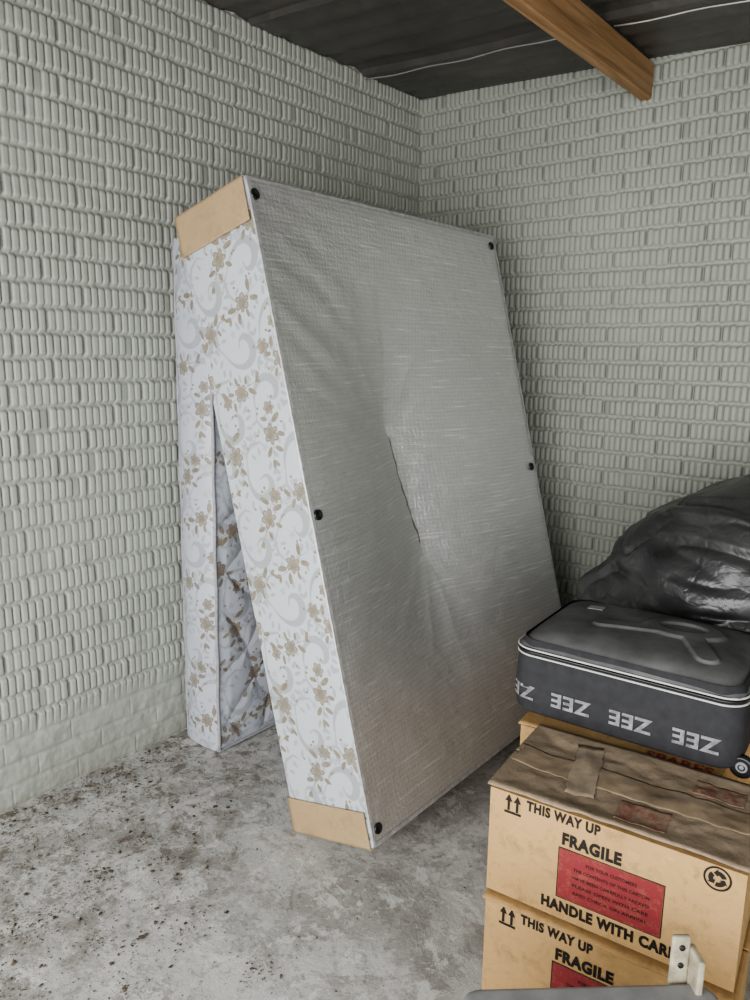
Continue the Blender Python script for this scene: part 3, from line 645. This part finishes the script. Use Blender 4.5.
# one low moulded motif: bar running into a ring
ring=disc(.36,.26,.110,.075,.15)-disc(.36,.265,.062,.036,.15)
emb=np.maximum.reduce([ring,band((.17,.18),(.30,.215),.024),band((.40,.20),(.45,.11),.030)])
Zl=SH+dome+.007*np.clip(emb,0,1)+.004*fbm(x*7,y*7,83)
V=np.stack([x,y,Zl],-1)
obj('case_lid',fastmesh('case_lid',V,gridF(n,m),None,True),M_CASELID,case,label='dusty padded lid with embossed swirl')
V,Fc=loft([(SH-.002,.001),(SH+.008,.0015),(SH+.018,.006),(SH+.030,.012)],False,82,.0); obj('lid_skirt',fastmesh('lid_skirt',V,Fc[:-1],None,True),M_CASE,case)
for z,r in ((SH-.008,.0026),(SH+.009,.0026)):
    pts=[(SW/2+(px-SW/2)*1.008,SD/2+(py-SD/2)*1.01,z) for px,py in base_path]
    V,Fc=tube(pts,r,6,True); obj('white_piping',fastmesh('white_piping',V,Fc,None,True),M_WHITEP,case)
pts=[(SW/2+(px-SW/2)*1.004,SD/2+(py-SD/2)*1.005,SH+.001) for px,py in base_path]
V,Fc=tube(pts,.004,6,True); obj('zip',fastmesh('zip',V,Fc,None,True),M_PLUG,case)
r_=.055
def perim(s):
    o_=.0064
    if 0<=s<=SW-2*r_: return (r_+s,-o_)
    if s<0:
        a=min(-s/r_,math.pi/2); rest=max(0,-s-r_*math.pi/2); cx,cy=r_,r_
        return (cx-(r_+o_)*math.sin(a),cy-(r_+o_)*math.cos(a)+rest)
    s2=s-(SW-2*r_); a=min(s2/r_,math.pi/2); rest=max(0,s2-r_*math.pi/2); cx,cy=SW-r_,r_
    return (cx+(r_+o_)*math.sin(a),cy-(r_+o_)*math.cos(a)+rest)
for k in range(4):
    V,Fs=text_fit('ZEE',.104,.038,.03); V[:,:2]*=-1; V[:,0]+= -.038+k*.149 
    P=[(*perim(v[0]),v[1]+.062) for v in V]
    obj('printed_text',fastmesh('printed_text',P,Fs),M_ZEE,case)
i0=int(.17*n);i1=int(.25*n);j0=int(.66*m);j1=int(.74*m); Vb=np.stack([x,y,Zl+.0025],-1)[i0:i1,j0:j1]
o=obj('badge',fastmesh('badge',Vb,gridF(i1-i0,j1-j0),None,True),M_GREY,case); s_=o.modifiers.new('s','SOLIDIFY'); s_.thickness=.002
def wheel(x,y,z,r=.026,w=.02):
    n=28; V=[];Fc=[]
    rings=[(-w/2,0),(-w/2,r*.3),(-w/2*.7,r*.5),(-w/2,r*.75),(-w/2*.8,r),(w/2*.8,r),(w/2,r*.75),(w/2*.7,r*.5),(w/2,r*.3),(w/2,0)]
    for (yy,rr) in rings:
        for i in range(n): t=2*math.pi*i/n; V.append((x+rr*math.cos(t),y+yy,z+rr*math.sin(t)))
    for k in range(len(rings)-1):
        for i in range(n): Fc.append((k*n+i,k*n+(i+1)%n,(k+1)*n+(i+1)%n,(k+1)*n+i))
    return V,Fc
for y_ in (.035,SD-.035):
    V,Fc=wheel(SW+.004,y_,.014); obj('wheel',fastmesh('wheel',V,Fc,None,True),M_PLUG,case)
    V,Fc=wheel(SW+.004,y_,.014,.013,.023); obj('wheel_hub',fastmesh('wheel_hub',V,Fc,None,True),M_GREY,case)
    V,Fc=tube([(SW-.018,y_+.02,.03),(SW+.004,y_+.02,.014)],.010,8); obj('wheel_bracket',fastmesh('wheel_bracket',V,Fc,None,True),M_PLUG,case)
pts=[(SW+.004,SD*.3,.09),(SW+.03,SD*.33,.095),(SW+.034,SD*.5,.095),(SW+.03,SD*.67,.095),(SW+.004,SD*.7,.09)]
V,Fc=tube(pts,.008,8); obj('carry_handle',fastmesh('carry_handle',V,Fc,None,True),M_PLUG,case)

# ------------------------------------------------------------ refuse sack
def bag():
    nu,nv_=420,240; Uu,Vv=np.meshgrid(np.linspace(0,2*np.pi,nu),np.linspace(0,np.pi,nv_),indexing='ij')
    dx=np.cos(Uu)*np.sin(Vv);dy=np.sin(Uu)*np.sin(Vv);dz=np.cos(Vv)
    n1=vn3(dx*1.6+3,dy*1.6,dz*1.6,1)-.5; n2=vn3(dx*3.2+7,dy*3.2,dz*3.2,2)-.5
    rid=np.abs(vn3(dx*2.0+4*n1,dy*2.6,dz*3.2,3)-.5); rid2=np.abs(vn3(dx*4.2+3*n2,dy*4.2,dz*5,4)-.5)
    r=1+.20*n1+.16*n2-.42*np.clip(.10-rid,0,.10)-.26*np.clip(.07-rid2,0,.07)
    sx=np.sign(dx)*np.abs(dx)**.9
    x=.59*sx*r; y=.36*dy*r; z=.345*dz*r
    z=z-.165*np.clip(-sx,0,1)**1.5
    lo=-.235; z=np.where(z<lo,lo+.02*(z-lo),z)
    V=np.stack([x,y,z-lo],-1)
    V=V-np.array([0,0,V[...,2].min()])
    o=obj('refuse_sack',fastmesh('refuse_sack',V,gridF(nu,nv_,True),None,True),M_BAG,label='bulging shiny black polythene refuse sack resting behind the suitcase',category='bin bag')
    o.location=(1.80,-.56,.512)
bag()

# ------------------------------------------------------------ grey case with cream bracket
gc=empty('plastic_carry_case',(1.815,-2.262,0),math.radians(42),label='grey plastic carry case with a cream bracket, beside the boxes',category='case')
def rbox(w,d,h,r=.02,n=5,rt=.02):
    V=[];Fc=[]
    levels=[(rt*(1-math.cos(math.pi/2*i/n)),rt*(1-math.sin(math.pi/2*i/n))) for i in range(n+1)]
    full=levels+[(h-z,ins) for z,ins in levels[::-1]]
    path=[]
    for (cx,cy,a0) in ((r,r,math.pi),(w-r,r,1.5*math.pi),(w-r,d-r,0),(r,d-r,.5*math.pi)):
        for i in range(n+1): a=a0+.5*math.pi*i/n; path.append((cx+r*math.cos(a),cy+r*math.sin(a)))
    m=len(path)
    for z,ins in full:
        for (x,y) in path: V.append((w/2+(x-w/2)*(1-2*ins/w),d/2+(y-d/2)*(1-2*ins/d),z))
    for k in range(len(full)-1):
        for i in range(m): a=k*m+i;b=k*m+(i+1)%m; Fc.append((a,b,b+m,a+m))
    Fc.append(tuple(range(m))[::-1]); Fc.append(tuple((len(full)-1)*m+i for i in range(m)))
    return np.array(V),Fc
CH=.408
V,Fc=rbox(.43,.18,CH,.03,6,.012); obj('case_shell',fastmesh('case_shell',V,Fc,None,True),M_GREY,gc)
V,Fc=rbox(.436,.186,.010,.03,6,.004); V=V+np.array([-.003,-.003,CH-.032]); obj('rim',fastmesh('rim',V,Fc,None,True),M_PLUG,gc)
V,Fc=rbox(.032,.010,.099,.005,4,.004); V=V+np.array([.360,.182,CH-.015]); obj('bracket',fastmesh('bracket',V,Fc,None,True),M_CREAM,gc,label='cream metal bracket')
V,Fc=rbox(.012,.045,.077,.004,4,.004); V=V+np.array([.391,.150,CH-.015]); obj('bracket_flange',fastmesh('bracket_flange',V,Fc,None,True),M_CREAM,gc)
for z in (.03,.064):
    V,Fc=wheel(.376,.181,CH+z,.005,.005); obj('bolt',fastmesh('bolt',V,Fc,None,True),M_PLUG,gc)

# ------------------------------------------------------------ debris
def debris():
    V=[];Fc=[]
    cl=[(random.gauss(.42,.32),random.gauss(-2.2,.25),random.uniform(.02,.10)) for _ in range(90)]
    for i in range(5200):
        if i<3500: c_=random.choice(cl); x=random.gauss(c_[0],c_[2]); y=random.gauss(c_[1],c_[2])
        elif i<4000: x=random.uniform(.03,1.4); y=random.uniform(-2.8,-1.3)
        else: x=abs(random.gauss(.02,.07))+.02; y=random.uniform(-2.8,-1.53)
        if x<.015 or x>1.45 or y>-1.25 or (x<.3 and y>-1.53) or (x>.7 and y>-1.65 and x<1.1): continue
        s=random.choice([.001,.0015,.002,.002,.003,.003,.004,.008 if i%3==0 else .002]); a0=random.uniform(0,6.28); el=random.uniform(.3,.9); k=random.randint(4,6); b=len(V); ro_=random.uniform(0,3.14); cr_,sr_=math.cos(ro_),math.sin(ro_)
        for j in range(k):
            a=a0+2*math.pi*j/k; rr=s*random.uniform(.6,1.2); px,py=rr*math.cos(a),rr*el*math.sin(a)
            V.append((x+px*cr_-py*sr_,y+px*sr_+py*cr_,.0005+random.uniform(0,s*.4)))
        V.append((x,y,.001+s*.4)); 
        for j in range(k): Fc.append((b+j,b+(j+1)%k,b+k))
    obj('floor_debris',fastmesh('floor_debris',V,Fc),M_DEB,kind='stuff',label='scattered dry leaf crumbs and grit on the concrete',category='debris')
debris()

# ------------------------------------------------------------ light
w=bpy.data.worlds.new('sky'); scene.world=w; w.use_nodes=True; nt=w.node_tree; bg=nt.nodes['Background']
bg.inputs[0].default_value=(.95,.98,1,1); bg.inputs[1].default_value=1.6
ld=bpy.data.lights.new('daylight','AREA'); ld.shape='RECTANGLE'; ld.size=5.0; ld.size_y=1.9; ld.energy=205; ld.color=(.995,.995,.98)
lo=bpy.data.objects.new('daylight',ld); link(lo); lo.location=(2.6,-4.15,1.08); lo.rotation_euler=(math.radians(90),0,0)
try: scene.view_settings.look='AgX - Medium High Contrast'
except Exception: pass
